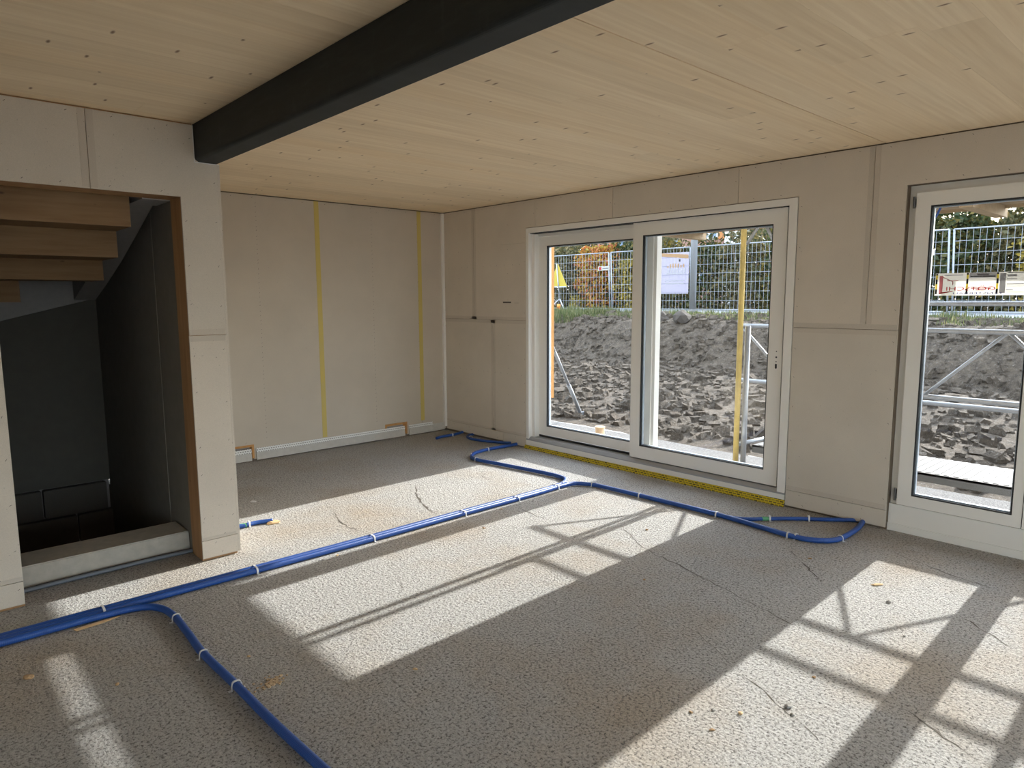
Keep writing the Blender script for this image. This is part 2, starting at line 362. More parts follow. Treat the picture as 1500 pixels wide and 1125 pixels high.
boards(wall_r, [
    ybox(-.016, -.576+G, ZS+G, T),
    [(-.576-G, ZS+G), (-1.43, ZS+G), (-1.43, 2.318), (-1.57+G, 2.318), (-1.57+G, T), (-.576-G, T)],
    ybox(-1.57-G, -2.576+G, 2.318, T), ybox(-2.576-G, -3.82+G, 2.318, T),
    [(-3.82-G, 2.318), (-4.303, 2.318), (-4.303, 1.372+G), (-4.81+G, 1.372+G), (-4.81+G, T), (-3.82-G, T)],
    [(-4.81-G, 1.372+G), (-5.015, 1.372+G), (-5.015, 2.312), (-6.2, 2.312), (-6.2, T), (-4.81-G, T)],
    ybox(-6.2-G, -7.4, 2.312, T), ybox(-6.66, -7.3, .02, 2.31), ybox(-7.4-G, -8, 2.312, T), ybox(-8, -10.8, 2.312, T), ybox(-10.8, -11, .02, T),
    ybox(-.016, -.9+G, ZB+G, ZS-G), ybox(-.9-G, -1.43, ZB+G, ZS-G),
    ybox(-4.303, -5.015, .136+G, 1.372-G),
    ybox(-.016, -1.06+G, F+.012, ZB-G), ybox(-1.06-G, -1.43, F, ZB-G), ybox(-4.303, -5.015, F+.004, .136-G),
], fx, 'fibreboard', 'r')
s4 = .036
strips(wall_r, [(-.576+s4, ZS+.004, -.576+.003, T), (-.576-s4, ZS+.004, -.576-.003, T), (-.9+s4, ZB+.004, -.9+.003, ZS-.004), (-.9-s4, ZB+.004, -.9-.003, ZS-.004),
    (-.02, ZS+.003, -1.43, ZS+s4), (-.02, ZS-s4, -1.43, ZS-.003), (-4.305, 1.376, -5.01, 1.372+s4), (-4.305, 1.372-s4, -5.01, 1.369),
    (-4.81+s4, 1.41, -4.813+.006, T), (-4.81-s4, 1.41, -4.813, T), (-4.305, .14, -5.01, .136+s4), (-.02, ZB+.003, -1.43, ZB+.025)], fx)
for yy in (-.3, -1.15): staple_line('r', [(yy, .2), (yy, 2.5)], fx, .25)
staple_line('r', [(-.05, .78), (-1.4, .78)], fx, .1); staple_line('r', [(-.05, 1.95), (-1.4, 1.95)], fx, .12)
finish_staples('r', wall_r)
# scuffs
for (y0, z0, y1, z1) in ((-1.05, 2.165, -1.42, 2.17), (-1.07, 1.545, -1.2, 1.562), (-1.25, 1.54, -1.32, 1.555)):
    MB().prism(ybox(y0, y1, z0, z1), lambda u, v: (-.0004, u, v), lambda u, v: (0, u, v)).build('scuff', 'seam_dark' if z0 < 1.6 and y0 > -1.2 else 'board_edge', wall_r)

# ---- back wall, y = 0, (u,v) = (x,z)
fy = lambda u, v, d: (u, -d, v)
wb = MB().box((-3.6, .0130, .165), (.3, .3, H+.03)); wb.box((-3.6, .10, -.1), (.3, .3, .165))
for a, b in ((-3.6, -2.63), (-2.36, -.87), (-.55, .3)): wb.box((a, .0130, -.1), (b, .10, .165))
wall_b = wb.build('wall_back', 'core', kind='structure', label='fibreboard-clad wall with two yellow joint tapes', cat='wall')
zb0 = .02
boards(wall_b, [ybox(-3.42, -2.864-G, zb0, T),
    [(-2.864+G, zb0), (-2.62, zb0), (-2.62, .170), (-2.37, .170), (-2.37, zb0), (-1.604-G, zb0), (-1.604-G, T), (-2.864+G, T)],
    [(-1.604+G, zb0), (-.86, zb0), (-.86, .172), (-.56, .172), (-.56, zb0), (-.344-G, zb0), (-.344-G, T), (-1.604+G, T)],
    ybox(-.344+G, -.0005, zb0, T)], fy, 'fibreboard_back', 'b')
for xx in (-2.237, -.965): staple_line('b', [(xx, .2), (xx, 2.55)], fy, .045)
finish_staples('b', wall_b)
for xx in (-2.237, -.965): MB().prism(ybox(xx-.0012, xx+.0012, .2, 2.55), lambda u, v: (u, -.0004, v), lambda u, v: (u, 0, v)).build('chalk_line', 'board_edge', wall_b)
for xx, z0 in ((-1.604, .135), (-.338, .16)): MB().prism([(xx-.026, z0), (xx+.026, z0), (xx+.025, T), (xx-.027, T)], lambda u, v: (u, -.0016, v), lambda u, v: (u, 0, v)).build('joint_tape', 'joint_tape', wall_b)
MB().box((-.03, -.03, .05), (-.0005, -.0005, T)).box((-.012, -.032, .05), (-.0005, -.03, T)).build('corner_strip', 'white_wall', wall_b)
for (a, b) in ((-2.62, -2.37), (-.86, -.56)):     # timber-lined cut-outs at the foot of the wall
    z1 = .170
    MB().box((a, -.002, z1-.022), (b, .09, z1)).box((b-.022, -.002, .03), (b, .09, z1-.022)).box((a, -.002, .03), (a+.022, .09, z1-.022)).build('cutout_lining', 'batten_wood', wall_b)
    MB().box((a+.022, .06, .03), (b-.022, .075, z1-.022)).build('cutout_back', 'membrane_grey', wall_b)
def strip_uv(name, x0, x1, z0, z1, y, mat):
    m = MB().prism([(x0, z0), (x1, z0), (x1, z1), (x0, z1)], lambda u, v: (u, y-.012*(1-(v-z0)/(z1-z0)), v), lambda u, v: (u, y+.002, v))
    me = m.mesh(name, mat); grid_uv(me, lambda c: (c.x, c.z)); return put(name, me, wall_b)
for (a, b) in ((-3.4, -2.63), (-2.60, -2.40), (-2.35, -.9), (-.9, -.60), (-.54, -.2)):
    strip_uv('perforated_strip', a, b, .088, .128, -.004, 'perforated'); strip_uv('sealing_fleece', a, b, .012, .088, -.006, 'fleece')
strip_uv('sealing_fleece', -.2, -.03, .012, .10, -.006, 'fleece')

# ---- stub wall with the stair opening, y = -2.395
Y2 = -2.395; fs = lambda u, v, d: (u, Y2-d, v)
ws = MB()
for a in (((-9, Y2+.013, -.1), (-4.55, Y2+.2, H+.03)), ((-3.65, Y2+.013, 0), (-3.44, Y2+.2, 2.36)), ((-4.55, Y2+.013, 2.185), (-3.565, Y2+.2, H+.03)), ((-3.565, Y2+.013, 2.185), (-3.44, Y2+.2, 2.38))): ws.box(*a)
wall_l = ws.build('wall_left', 'jamb_wood', kind='structure', label='fibreboard-clad partition with an open stair doorway', cat='wall')
ZP = 1.385
boards(wall_l, [
    [(-4.10+G, 2.183), (-3.650, 2.183), (-3.650, ZP+G), (-3.437, ZP+G), (-3.437, 2.388), (-3.54, 2.388), (-3.556, 2.398), (-3.562, 2.412), (-3.562, T), (-4.10+G, T)],
    [(-4.55, ZP+G), (-4.55, 2.183), (-4.10-G, 2.183), (-4.10-G, T), (-5.3+G, T), (-5.3+G, ZP+G)],
    ybox(-3.652, -3.437, .128+G, ZP-G), ybox(-3.652, -3.437, .016, .128-G),
    ybox(-5.3+G, -4.55, .14+G, ZP-G), ybox(-5.3+G, -4.55, .016, .14-G), ybox(-6.5, -5.3-G, .016, T), ybox(-7.75, -6.5-G, .016, T), ybox(-9, -7.75-G, .016, T)], fs, 'fibreboard', 'l')
strips(wall_l, [(-4.10-s4, 2.19, -4.103, T), (-4.097, 2.19, -4.10+s4, T), (-3.648, ZP+.003, -3.445, ZP+s4), (-3.648, ZP-s4, -3.445, ZP-.003), (-3.648, .131, -3.445, .128+.02), (-5.29, ZP+.003, -4.552, ZP+s4), (-5.29, ZP-s4, -4.552, ZP-.003), (-5.29, .143, -4.552, .165)], fs)
finish_staples('l', wall_l)
MB().box((-3.4365, Y2, .016), (-3.4235, .0, 2.388)).build('end_board', 'fibreboard', wall_l)
MB().box((-3.4365, Y2+.2, 2.388), (-3.4235, 0, T)).build('end_board', 'fibreboard', wall_l)
MB().box((-3.5655, Y2-.003, 2.384), (-3.562, Y2+.001, T)).box((-3.562, Y2-.003, 2.3835), (-3.424, Y2+.001, 2.387)).build('beam_seal', 'white_plastic', wall_l)

# ---- steel beam
bm_ = MB(); r = .022; x0, x1, z0, z1 = -3.558, -3.424, 2.391, H-.002; poly = []
for cx, cz, a0 in ((x0+r, z0+r, 180), (x1-r*.6, z0+r*.6, 270)):
    rr = r if a0 == 180 else r*.6
    for k_ in range(6): t = math.radians(a0+k_*18); poly.append((cx+rr*math.cos(t), cz+rr*math.sin(t)))
poly += [(x1, z1), (x0, z1)]
bm_.prism(poly, lambda u, v: (u, Y2+.15, v), lambda u, v: (u, -10.98, v))
ob = bm_.build('steel_beam', 'steel', label='dark grey steel beam running under the board ceiling', cat='beam')

# ---- stairwell
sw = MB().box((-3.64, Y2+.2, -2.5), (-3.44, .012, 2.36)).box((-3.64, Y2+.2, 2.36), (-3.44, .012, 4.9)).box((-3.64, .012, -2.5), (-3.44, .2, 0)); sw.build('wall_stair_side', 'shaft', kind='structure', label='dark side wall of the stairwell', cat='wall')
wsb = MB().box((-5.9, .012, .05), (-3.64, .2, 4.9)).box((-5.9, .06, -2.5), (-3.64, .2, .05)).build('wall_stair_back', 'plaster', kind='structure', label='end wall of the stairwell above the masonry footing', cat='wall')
MB().prism([(-5.8, .055), (-3.642, .055), (-3.642, 1.612), (-4.29, 1.44), (-5.8, 1.03)], lambda u, v: (u, -.008, v), lambda u, v: (u, .012, v)).build('stair_shade_panel', 'shaft_shade', wsb)  # dark sheet with sloped top paints the shade on the end wall
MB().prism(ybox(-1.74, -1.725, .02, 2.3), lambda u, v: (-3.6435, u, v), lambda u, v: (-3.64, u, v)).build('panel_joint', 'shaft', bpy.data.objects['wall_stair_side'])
cm = MB().box((-.5, -.5, -.5), (.5, .5, .5)).mesh('masonry_block', 'masonry', bevel=.02)
for c in range(6):
    for i in range(6):
        o = put('masonry_block', cm, wsb); o.location = (-3.9-i*.47+(c % 2)*.235, .03, -.08-c*.25); o.scale = (.455, .09, .235)
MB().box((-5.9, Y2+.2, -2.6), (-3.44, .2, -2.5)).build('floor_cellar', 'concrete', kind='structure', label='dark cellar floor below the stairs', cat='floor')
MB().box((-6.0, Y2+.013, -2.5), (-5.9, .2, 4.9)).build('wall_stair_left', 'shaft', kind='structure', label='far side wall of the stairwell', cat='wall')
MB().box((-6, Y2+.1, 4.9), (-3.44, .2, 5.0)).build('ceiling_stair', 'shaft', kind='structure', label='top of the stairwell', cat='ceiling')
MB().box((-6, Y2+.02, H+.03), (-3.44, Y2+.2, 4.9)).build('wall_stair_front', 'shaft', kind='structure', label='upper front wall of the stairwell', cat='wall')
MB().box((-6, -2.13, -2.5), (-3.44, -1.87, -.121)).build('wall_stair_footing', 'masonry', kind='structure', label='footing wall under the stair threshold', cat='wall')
MB().box((-4.9, -2.128, -.12), (-3.645, -1.862, .128)).build('stair_threshold', 'concrete', bevel=.006, label='pale concrete curb across the foot of the stair opening', cat='threshold')
st = thing('staircase', (-4.4, -1.2, 1.3), 'brown wooden staircase seen from below through the doorway', 'staircase')
steps = [(-2.115, 2.022, -3.85), (-1.765, 1.860, -3.85), (-1.345, 1.728, -3.85), (-1.0, 1.585, -4.28), (-.66, 1.43, -4.75), (-.32, 1.27, -5.1)]
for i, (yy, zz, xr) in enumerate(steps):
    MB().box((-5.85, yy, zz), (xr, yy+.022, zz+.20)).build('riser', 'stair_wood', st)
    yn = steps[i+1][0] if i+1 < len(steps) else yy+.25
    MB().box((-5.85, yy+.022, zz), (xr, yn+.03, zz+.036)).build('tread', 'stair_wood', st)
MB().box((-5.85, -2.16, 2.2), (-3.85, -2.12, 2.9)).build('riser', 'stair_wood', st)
prof = [(-2.19, 2.325), (-1.904, 2.219), (-1.4, 2.035), (-.964, 1.88), (-.5, 1.735), (-.103, 1.623), (-.02, 1.60), (-.02, 1.95), (-.6, 2.14), (-1.5, 2.46), (-2.19, 2.75)]
MB().prism(prof, lambda u, v: (-3.646, u, v), lambda u, v: (-3.80, u, v)).build('stringer', 'plaster', st)
MB().box((-3.80, -2.19, 2.18), (-3.646, -1.9, 2.9)).build('stringer_head', 'plaster', st)

# ---- walls behind the camera; unseen windows added and sized to raise ambient daylight
wl = MB()
for a in (((-9.3, -11.3, -.4), (-9, -10.2, H+.03)), ((-9.3, -10.2, 2.31), (-9, -7.4, H+.03)), ((-9.3, -10.2, -.4), (-9, -7.4, .3)), ((-9.3, -7.4, -.4), (-9, Y2+.2, H+.03))): wl.box(*a)
wl.build('wall_west', 'white_wall', kind='structure', label='wall behind the viewer with a wide window opening added for daylight', cat='wall')
wl = MB()
for a in (((-9.3, -11.3, -.4), (-6.8, -11, H+.03)), ((-6.8, -11.3, 2.31), (-1.0, -11, H+.03)), ((-6.8, -11.3, -.4), (-1.0, -11, .1)), ((-1.0, -11.3, -.4), (.36, -11, H+.03))): wl.box(*a)
wl.build('wall_front', 'white_wall', kind='structure', label='wall behind the viewer with a broad glazed opening added for daylight', cat='wall')
MB().box((-9.05, -10.2, .3), (-9.03, -7.4, 2.31)).build('window_added_4', 'glass', kind='structure', label='unseen window added behind the viewer for fill daylight', cat='window')
MB().box((-6.8, -11.05, .1), (-1.0, -11.03, 2.31)).build('window_added_5', 'glass', kind='structure', label='broad unseen window added behind the viewer for fill daylight', cat='window')
MB().box((.1, -10.8, 0), (.12, -7.3, 2.31)).build('window_added_3', 'glass', kind='structure', label='unseen window added beyond the balcony door for fill daylight', cat='window')  # unseen opening added so more sun bounces off the floor

# ------------------------------------------------------------------ sliding door (window_1)
def leaf(parent, name, y0, y1, z0, z1, x0, x1, gy0, gy1, gz0, gz1):
    """a sash: four rails around a pane; y0 > y1"""
    s_ = MB().box((x0, y0, z0), (x1, gy0, z1)).box((x0, gy1, z0), (x1, y1, z1)).box((x0, gy0, z0), (x1, gy1, gz0)).box((x0, gy0, gz1), (x1, gy1, z1)).build(name, 'frame_white', parent)
    e = .009; xm = (x0+x1)/2
    MB().box((x0+.004, gy0+.0, gz0), (xm-.012, gy0-e, gz1)).box((x0+.004, gy1+e, gz0), (xm-.012, gy1, gz1)).box((x0+.004, gy0-e, gz0), (xm-.012, gy1+e, gz0+e)).box((x0+.004, gy0-e, gz1-e), (xm-.012, gy1+e, gz1)).build('gasket', 'gasket', s_)
    MB().box((xm-.011, gy0, gz0), (xm+.013, gy0-.016, gz1)).box((xm-.011, gy1+.016, gz0), (xm+.013, gy1, gz1)).box((xm-.011, gy0-.016, gz0), (xm+.013, gy1+.016, gz0+.016)).box((xm-.011, gy0-.016, gz1-.016), (xm+.013, gy1+.016, gz1)).build('spacer_bar', 'spacer_bar', s_)
    MB().box((xm-.014, gy0, gz0), (xm-.011, gy1, gz1)).build('pane', 'glass', s_)
    return s_
w1 = thing('window_1', (.08, -2.87, 0), 'wide white sliding glass door with two leaves', 'sliding door', kind='structure')
fr1 = MB()
fr1.box((-.004, -1.436, .095), (.20, -1.475, 2.312)).box((.045, -1.475, .095), (.20, -1.515, 2.25)).box((-.004, -4.297, .095), (.20, -4.235, 2.312)).box((-.004, -1.475, 2.262), (.20, -4.235, 2.312)).box((.10, -1.475, 2.225), (.20, -4.235, 2.262))
fr1.box((.101, -4.200, .13), (.20, -4.235, 2.262)).box((.101, -2.99, 2.215), (.20, -4.235, 2.262)).box((.186, -2.99, .13), (.20, -4.235, .165)).box((.101, -2.80, .10), (.114, -2.96, 2.262)).box((.101, -2.96, .10), (.2, -4.235, .16))
fr1.build('outer_frame', 'frame_white', w1)
MB().box((.02, -1.475, 2.255), (.10, -4.235, 2.2615)).box((.035, -4.235, .15), (.10, -4.229, 2.26)).build('frame_gap', 'gasket', w1)
MB().box((-.006, -1.436, .028), (.02, -4.297, .094)).build('sill_face', 'frame_white', w1)
MB().prism([(-.008, .094), (.21, .094), (.21, .128), (.02, .128), (-.008, .104)], lambda x, z: (x, -1.436, z), lambda x, z: (x, -4.297, z)).build('track', 'track_grey', w1)
MB().box((.108, -1.52, .128), (.112, -2.8, .150)).build('track_gap', 'gasket', w1)
leaf(w1, 'fixed_leaf', -1.478, -2.99, .150, 2.228, .115, .185, -1.62, -2.862, .245, 2.130)
sl = leaf(w1, 'sliding_leaf', -2.79, -4.212, .136, 2.255, .030, .100, -2.895, -4.102, .248, 2.142)
for zz, rr in ((1.185, .0045), (1.140, .007), (1.106, .0045)):
    MB().tube([(.0285, -4.168, zz), (.032, -4.168, zz)], rr, 12).build('handle_hole', 'gasket', sl)
MB().prism([(-4.168+.008*math.cos(t*math.pi/8), 1.071+(.011 if t < 8 else -.011)+.008*math.sin(t*math.pi/8)) for t in range(16)], lambda u, v: (.0285, u, v), lambda u, v: (.032, u, v)).build('handle_hole', 'gasket', sl)
# yellow perforated strip under the sill
ym = MB().prism([(-1.43, .003), (-4.305, .003), (-4.305, .055), (-1.43, .040)], lambda u, v: (-.034+.42*v, u, v), lambda u, v: (-.030+.42*v, u, v)).mesh('sill_strip', 'yellow_mesh'); grid_uv(ym, lambda c: (c.y, c.z*1.08))
put('sill_strip', ym, None, 'yellow and black patterned strip along the floor under the sliding door', 'strip')

# ------------------------------------------------------------------ balcony door (window_2)
w2 = thing('window_2', (.08, -5.8, 0), 'white two-leaf balcony door with a sticker on its glass', 'balcony door', kind='structure')
f2 = MB().box((.055, -5.022, .0), (.17, -5.09, 2.308)).box((.055, -6.66, .0), (.17, -6.59, 2.308)).box((.055, -5.09, 2.235), (.17, -6.59, 2.308)).box((.03, -5.022, -.01), (.17, -6.66, .185)).box((.02, -5.022, -.01), (.03, -6.66, .05))
f2.box((.096, -5.07, .16), (.17, -6.6, .215)).box((.096, -5.07, 2.21), (.17, -6.6, 2.26)).box((.096, -5.05, .1), (.17, -5.12, 2.3)).box((.096, -6.55, .1), (.17, -6.62, 2.3)).box((.096, -5.745, .2), (.12, -5.80, 2.25))
f2.build('outer_frame', 'frame_white', w2)
la = leaf(w2, 'door_leaf', -5.070, -5.765, .190, 2.258, .022, .095, -5.155, -5.715, .262, 2.172)
lb = leaf(w2, 'door_leaf', -5.770, -6.60, .190, 2.258, .018, .095, -5.845, -6.52, .262, 2.172)
MB().box((.024, -5.7655, .2), (.05, -5.7695, 2.25)).build('leaf_gap', 'gasket', w2)
for z0, z1 in ((2.16, 2.235), (.215, .30)):
    h = MB().tube([(.020, -5.058, z0), (.020, -5.058, z1)], .0075, 10).box((.02, -5.058, z0+.01), (.06, -5.064, z1-.01)).build('hinge', 'hinge_metal', w2)
# sticker on the glass
XS = .0405
def quad(x, y0, y1, z0, z1):
    m_ = MB(); m_.v = [(x, y0, z0), (x, y1, z0), (x, y1, z1), (x, y0, z1)]; m_.f = [(0, 1, 2, 3)]; return m_
stk = quad(XS-.0012, -5.205, -5.73, 1.600, 1.740).build('sticker', 'paper', la)
stk['label'] = 'white window sticker with black and yellow taped edges'
def sq(y0, y1, z0, z1, mat, nm='print'): quad(XS-.0016, y0, y1, z0, z1).build(nm, mat, stk)
Y = lambda px: -5.205-(px-75)/(1400-75)*.525       # sticker sheet positions measured along its width
Z = lambda px: 1.740-(px-85)/(475-85)*.140
for xx in (95, 522, 920, 1390):
    for i, (za, zc) in enumerate(((90, 120), (120, 190), (190, 275), (275, 365), (365, 450))):
        sq(Y(xx-14), Y(xx+14), Z(zc), Z(za), 'print_black' if i % 2 == 0 else 'tape_stripe', 'tape_mark')
for (a, b, c, d, m) in ((135, 185, 130, 445, 'print_pink'), (200, 460, 115, 128, 'print_grey'), (545, 905, 87, 175, 'print_pale'), (650, 805, 108, 128, 'print_black'), (560, 890, 142, 160, 'print_black'),
                        (950, 1025, 105, 440, 'print_grey'), (1040, 1160, 130, 165, 'print_grey'), (1045, 1250, 95, 107, 'print_black'), (1040, 1165, 190, 202, 'print_grey'), (1040, 1265, 282, 296, 'print_grey'), (1035, 1125, 380, 392, 'print_grey'), (240, 400, 210, 222, 'print_pink'),
                        (575, 845, 345, 358, 'print_red'), (640, 760, 376, 390, 'print_red')):
    sq(Y(a), Y(b), Z(d), Z(c), m)
for zq in (215, 228, 241, 310, 322, 334, 404, 416, 430): sq(Y(1040), Y(1330-(zq % 7)*18), Z(zq+4), Z(zq), 'print_grey')
def text(s, size, mat, loc, parent, mirror=False, width=None):
    cu = bpy.data.curves.new('lettering', 'FONT'); cu.body = s; cu.size = size; cu.align_x = 'CENTER'; cu.extrude = 0
    t = bpy.data.objects.new('lettering_tmp', cu); C.objects.link(t); bpy.context.view_layer.update()
    me = bpy.data.meshes.new_from_object(t); bpy.data.objects.remove(t)
    xs = [v.co.x for v in me.vertices]; sx = (width/(max(xs)-min(xs))) if width else 1
    for v in me.vertices:
        x, yv, zv = v.co; x *= sx
        v.co = (loc[0]-zv, loc[1]+(x if mirror else -x), loc[2]+yv)
    me.materials.clear(); me.materials.append(MATS[mat]); me.name = 'lettering'
    return put('lettering', me, parent)
text('FENSTERBAU', .017, 'print_blue', (XS-.0019, (Y(330)+Y(990))/2, Z(455)), stk, True, .255)
text('GÖTSCHI', .034, 'print_red', (XS-.0019, (Y(235)+Y(900))/2, Z(390)), stk, True, .262)
MB().prism([(Y(185), Z(150)), (Y(330), Z(232)), (Y(330), Z(290)), (Y(318), Z(290)), (Y(318), Z(238)), (Y(185), Z(162))], lambda u, v: (XS-.0018, u, v), lambda u, v: (XS-.0012, u, v)).build('print', 'print_pink', stk)
MB().prism([(Y(140), Z(425)), (Y(330), Z(395)), (Y(330), Z(408)), (Y(140), Z(452))], lambda u, v: (XS-.0018, u, v), lambda u, v: (XS-.0012, u, v)).build('print', 'print_red', stk)

# ------------------------------------------------------------------ blue conduits on the floor
PR = .0175; PZ = PR+.002
def conduit(pts, label, r=PR, mat='conduit_blue', group=None):
    P = smooth_path([(p[0], p[1], p[2] if len(p) > 2 else r+.002) for p in pts], 10); o = MB().tube(P, r, 12).build('conduit', mat, None, smooth=True, label=label, cat='conduit', group=group); o['_'] = 0; del o['_']; return o
def strap(parent, x, y, ang, half=.024, mat='white_plastic', wd=.011):
    """a band bent over the conduits; ang = direction of the conduit"""
    d = Vector((math.cos(ang), math.sin(ang), 0)); n = Vector((-d.y, d.x, 0)); m = MB(); P = []
    for k_ in range(13):
        t = math.pi*k_/12; c = math.cos(t); s_ = math.sin(t)
        P.append(Vector((x, y, 0))+n*(half*math.copysign(abs(c)**.6, c))+Vector((0, 0, (2*PR+.006)*s_**.5)))
    for p, q in zip(P, P[1:]):
        m.obox((p+q)/2, d*wd/2, (q-p)*.55, (q-p).normalized().cross(d)*.0013)
    # flat nailed ears
    for sg in (-1, 1): m.obox(Vector((x, y, .0035))+n*sg*(half+.006), d*wd*.5, n*.008, Vector((0, 0, .0012)))
    m.build('strap', mat, parent)
ca = conduit([(-6.4, -2.757), (-4.5, -2.757), (-3.48, -2.757), (-2.7, -2.76), (-1.93, -2.752), (-1.2, -2.75), (-.86, -2.735), (-.70, -2.66), (-.655, -2.53), (-.67, -2.3), (-.735, -1.85), (-.776, -1.555), (-.74, -1.41), (-.60, -1.30), (-.40, -1.262), (-.06, -1.275), (.06, -1.28)], 'blue corrugated conduit running past the door sill towards the room corner')
cb = conduit([(-6.4, -2.795), (-4.5, -2.793), (-3.48, -2.795), (-2.7, -2.797), (-1.93, -2.788), (-1.2, -2.788), (-.86, -2.772), (-.72, -2.80), (-.645, -2.92), (-.628, -3.05), (-.605, -3.6), (-.597, -4.133), (-.625, -4.45), (-.644, -4.663), (-.61, -4.80), (-.50, -4.893), (-.30, -4.905), (-.137, -4.894), (.05, -4.86)], 'blue corrugated conduit bending along the sliding door and under the wall pier')
cc = conduit([(-6.4, -2.833), (-4.6, -2.832), (-4.30, -2.836), (-4.13, -2.86), (-4.05, -2.94), (-4.022, -3.09), (-4.03, -3.35), (-4.040, -3.58), (-4.028, -3.924), (-4.02, -4.275), (-4.003, -4.625), (-3.97, -5.2), (-3.95, -6.2), (-3.95, -8)], 'blue corrugated conduit turning off across the screed in front of the doorway')
cd = conduit([(-.578, -4.02), (-.572, -4.18), (-.52, -4.28), (-.426, -4.358), (-.28, -4.49), (-.122, -4.665), (.05, -4.86)], 'short blue conduit with a green band beside the wall pier', .014)
MB().tube([(-.44, -4.345, .016), (-.405, -4.376, .016)], .0148, 12).build('green_band', 'green_tape', cd)
ce = conduit([(.06, -.30), (-.05, -.345), (-.2, -.385), (-.33, -.375), (-.44, -.41)], 'short cut blue conduit end in the room corner', .016)
cf = conduit([(.06, -.52), (-.06, -.53), (-.15, -.62), (-.165, -.78), (-.11, -.98), (-.03, -1.14), (.06, -1.22)], 'looped blue conduit between the corner and the door frame', .015)
cg = conduit([(-3.5, -1.88), (-3.36, -1.905), (-3.24, -1.935), (-3.13, -1.935), (-3.03, -1.965)], 'short blue conduit stub with a green band beside the partition end', .015)
MB().tube([(-3.30, -1.92, .017), (-3.21, -1.937, .017)], .0159, 12).build('green_band', 'green_tape', cg)
for x in (-4.27, -3.485, -2.70, -1.93, -1.39): strap(cb, x, -2.776, 0, .040)
strap(cb, -5.2, -2.79, 0, .06); strap(ca, -.92, -2.755, .1, .038); strap(ca, -.80, -2.75, .35, .04)
for x, y, a in ((-4.02, -3.12, 1.55), (-4.040, -3.58, 1.5), (-4.027, -3.93, 1.5)): strap(cc, x, y, a, .020)
for x, y, a in ((-.642, -2.93, 1.3), (-.615, -3.40, 1.5), (-.598, -4.08, 1.5), (-.643, -4.64, 1.5), (-.635, -4.69, 1.4), (-.46, -4.90, .1)): strap(cb, x, y, a, .020)
for x, y, a in ((-.40, -4.382, -.8), (-.2, -4.575, -.9)): strap(cd, x, y, a, .017)
for x, y, a in ((-.70, -1.36, -.7), (-.772, -1.53, 1.5), (-.40, -1.262, 0)): strap(ca, x, y, a, .02)
strap(cf, -.14, -.66, 1.2, .018); strap(ce, -.2, -.385, 0, .018); strap(cg, -3.19, -1.935, 0, .018)
for (dy, dz, m_, lb_) in ((0, .010, 'black_cable', 'thin black cable lying along the concrete stair curb'), (-.026, .012, 'grey_cable', 'grey conduit lying along the concrete stair curb')):
    conduit([(-6, -2.17+dy, dz+.002), (-4.7, -2.17+dy, dz+.002), (-4.2, -2.165+dy, dz+.006), (-3.85, -2.155+dy, dz+.004), (-3.6, -2.16+dy, dz+.002)], lb_, dz, m_)

# ------------------------------------------------------------------ crumbs and scraps on the floor
def lump(name, x, y, sx, sy, sz, mat, label, cat, group=None, seed=0, z=0):
    bm = bmesh.new(); bmesh.ops.create_icosphere(bm, subdivisions=2, radius=1); rd = random.Random(seed)
    off = Vector((rd.random()*50, rd.random()*50, 0)); an = rd.random()*6.28
    for v in bm.verts:
        v.co *= 1+.45*noise.noise(v.co*1.3+off); c, s_ = math.cos(an), math.sin(an)
        xx, yy = v.co.x*sx, v.co.y*sy; v.co = (xx*c-yy*s_, xx*s_+yy*c, max(-.3, v.co.z)*sz+.3*sz)
    me = bpy.data.meshes.new(name); bm.to_mesh(me); bm.free(); me.materials.append(MATS[mat])
    o = put(name, me, None, label, cat, group); o.location = (x, y, z); return o
lump('clay_lump', -4.645, -3.234, .022, .015, .012, 'chip_brown', 'brown clay lump on the screed near the doorway', 'debris', None, 3)
lump('clay_lump', -1.012, -5.327, .035, .012, .008, 'chip_wood', 'tan clay smear in the sunlight before the balcony door', 'debris', None, 4)
lump('dark_pebble', -1.20, -5.45, .012, .009, .010, 'chip_grey', 'dark pebble on the sunlit floor before the balcony door', 'debris', None, 5)
lump('dark_pebble', -2.48, -5.523, .016, .013, .011, 'chip_grey', 'large dark pebble on the sunlit screed', 'debris', None, 6)
for i, (x, y) in enumerate(((-2.794, -5.286), (-2.715, -5.336), (-2.66, -5.42), (-2.83, -5.40), (-2.52, -5.56), (-1.535, -5.634), (-2.2, -5.5), (-3.888, -3.70), (-2.193, -1.117), (-3.4, -4.3), (-1.9, -4.4), (-2.6, -4.75), (-1.2, -3.9), (-.9, -4.9), (-2.0, -3.1), (-2.35, -2.9), (-1.3, -2.87), (-3.0, -2.86), (-3.1, -2.87), (-1.62, -2.86), (-.55, -3.28), (-4.38, -3.55))):
    lump('crumb', x, y, random.uniform(.006, .013), random.uniform(.005, .009), random.uniform(.004, .007), random.choice(['chip_brown', 'chip_grey', 'chip_wood']), 'small crumb of debris lying on the rough screed', 'debris', 'crumbs on the screed', 20+i)
m = MB()
for _ in range(60):
    a_ = random.gauss(0, .035), random.gauss(0, .022); q = random.uniform(.002, .006); m.obox((-3.90+a_[0], -3.98+a_[1], q*.6), (q, q*.3, 0), (-q*.3, q*.8, 0), (0, 0, q*.6))
m.build('clay_crumbs', 'dust_tan', None, label='scatter of tan clay crumbs beside the turning blue conduit', cat='debris', kind='stuff')
lump('white_chip', -2.93, -1.36, .03, .014, .008, 'white_plastic', 'white chip on the shaded floor before the taped wall', 'debris', None, 61)
lump('fibre_tuft', -3.03, -1.98, .05, .03, .016, 'chip_wood', 'pale fibre tuft at the end of the conduit stub', 'debris', None, 62)
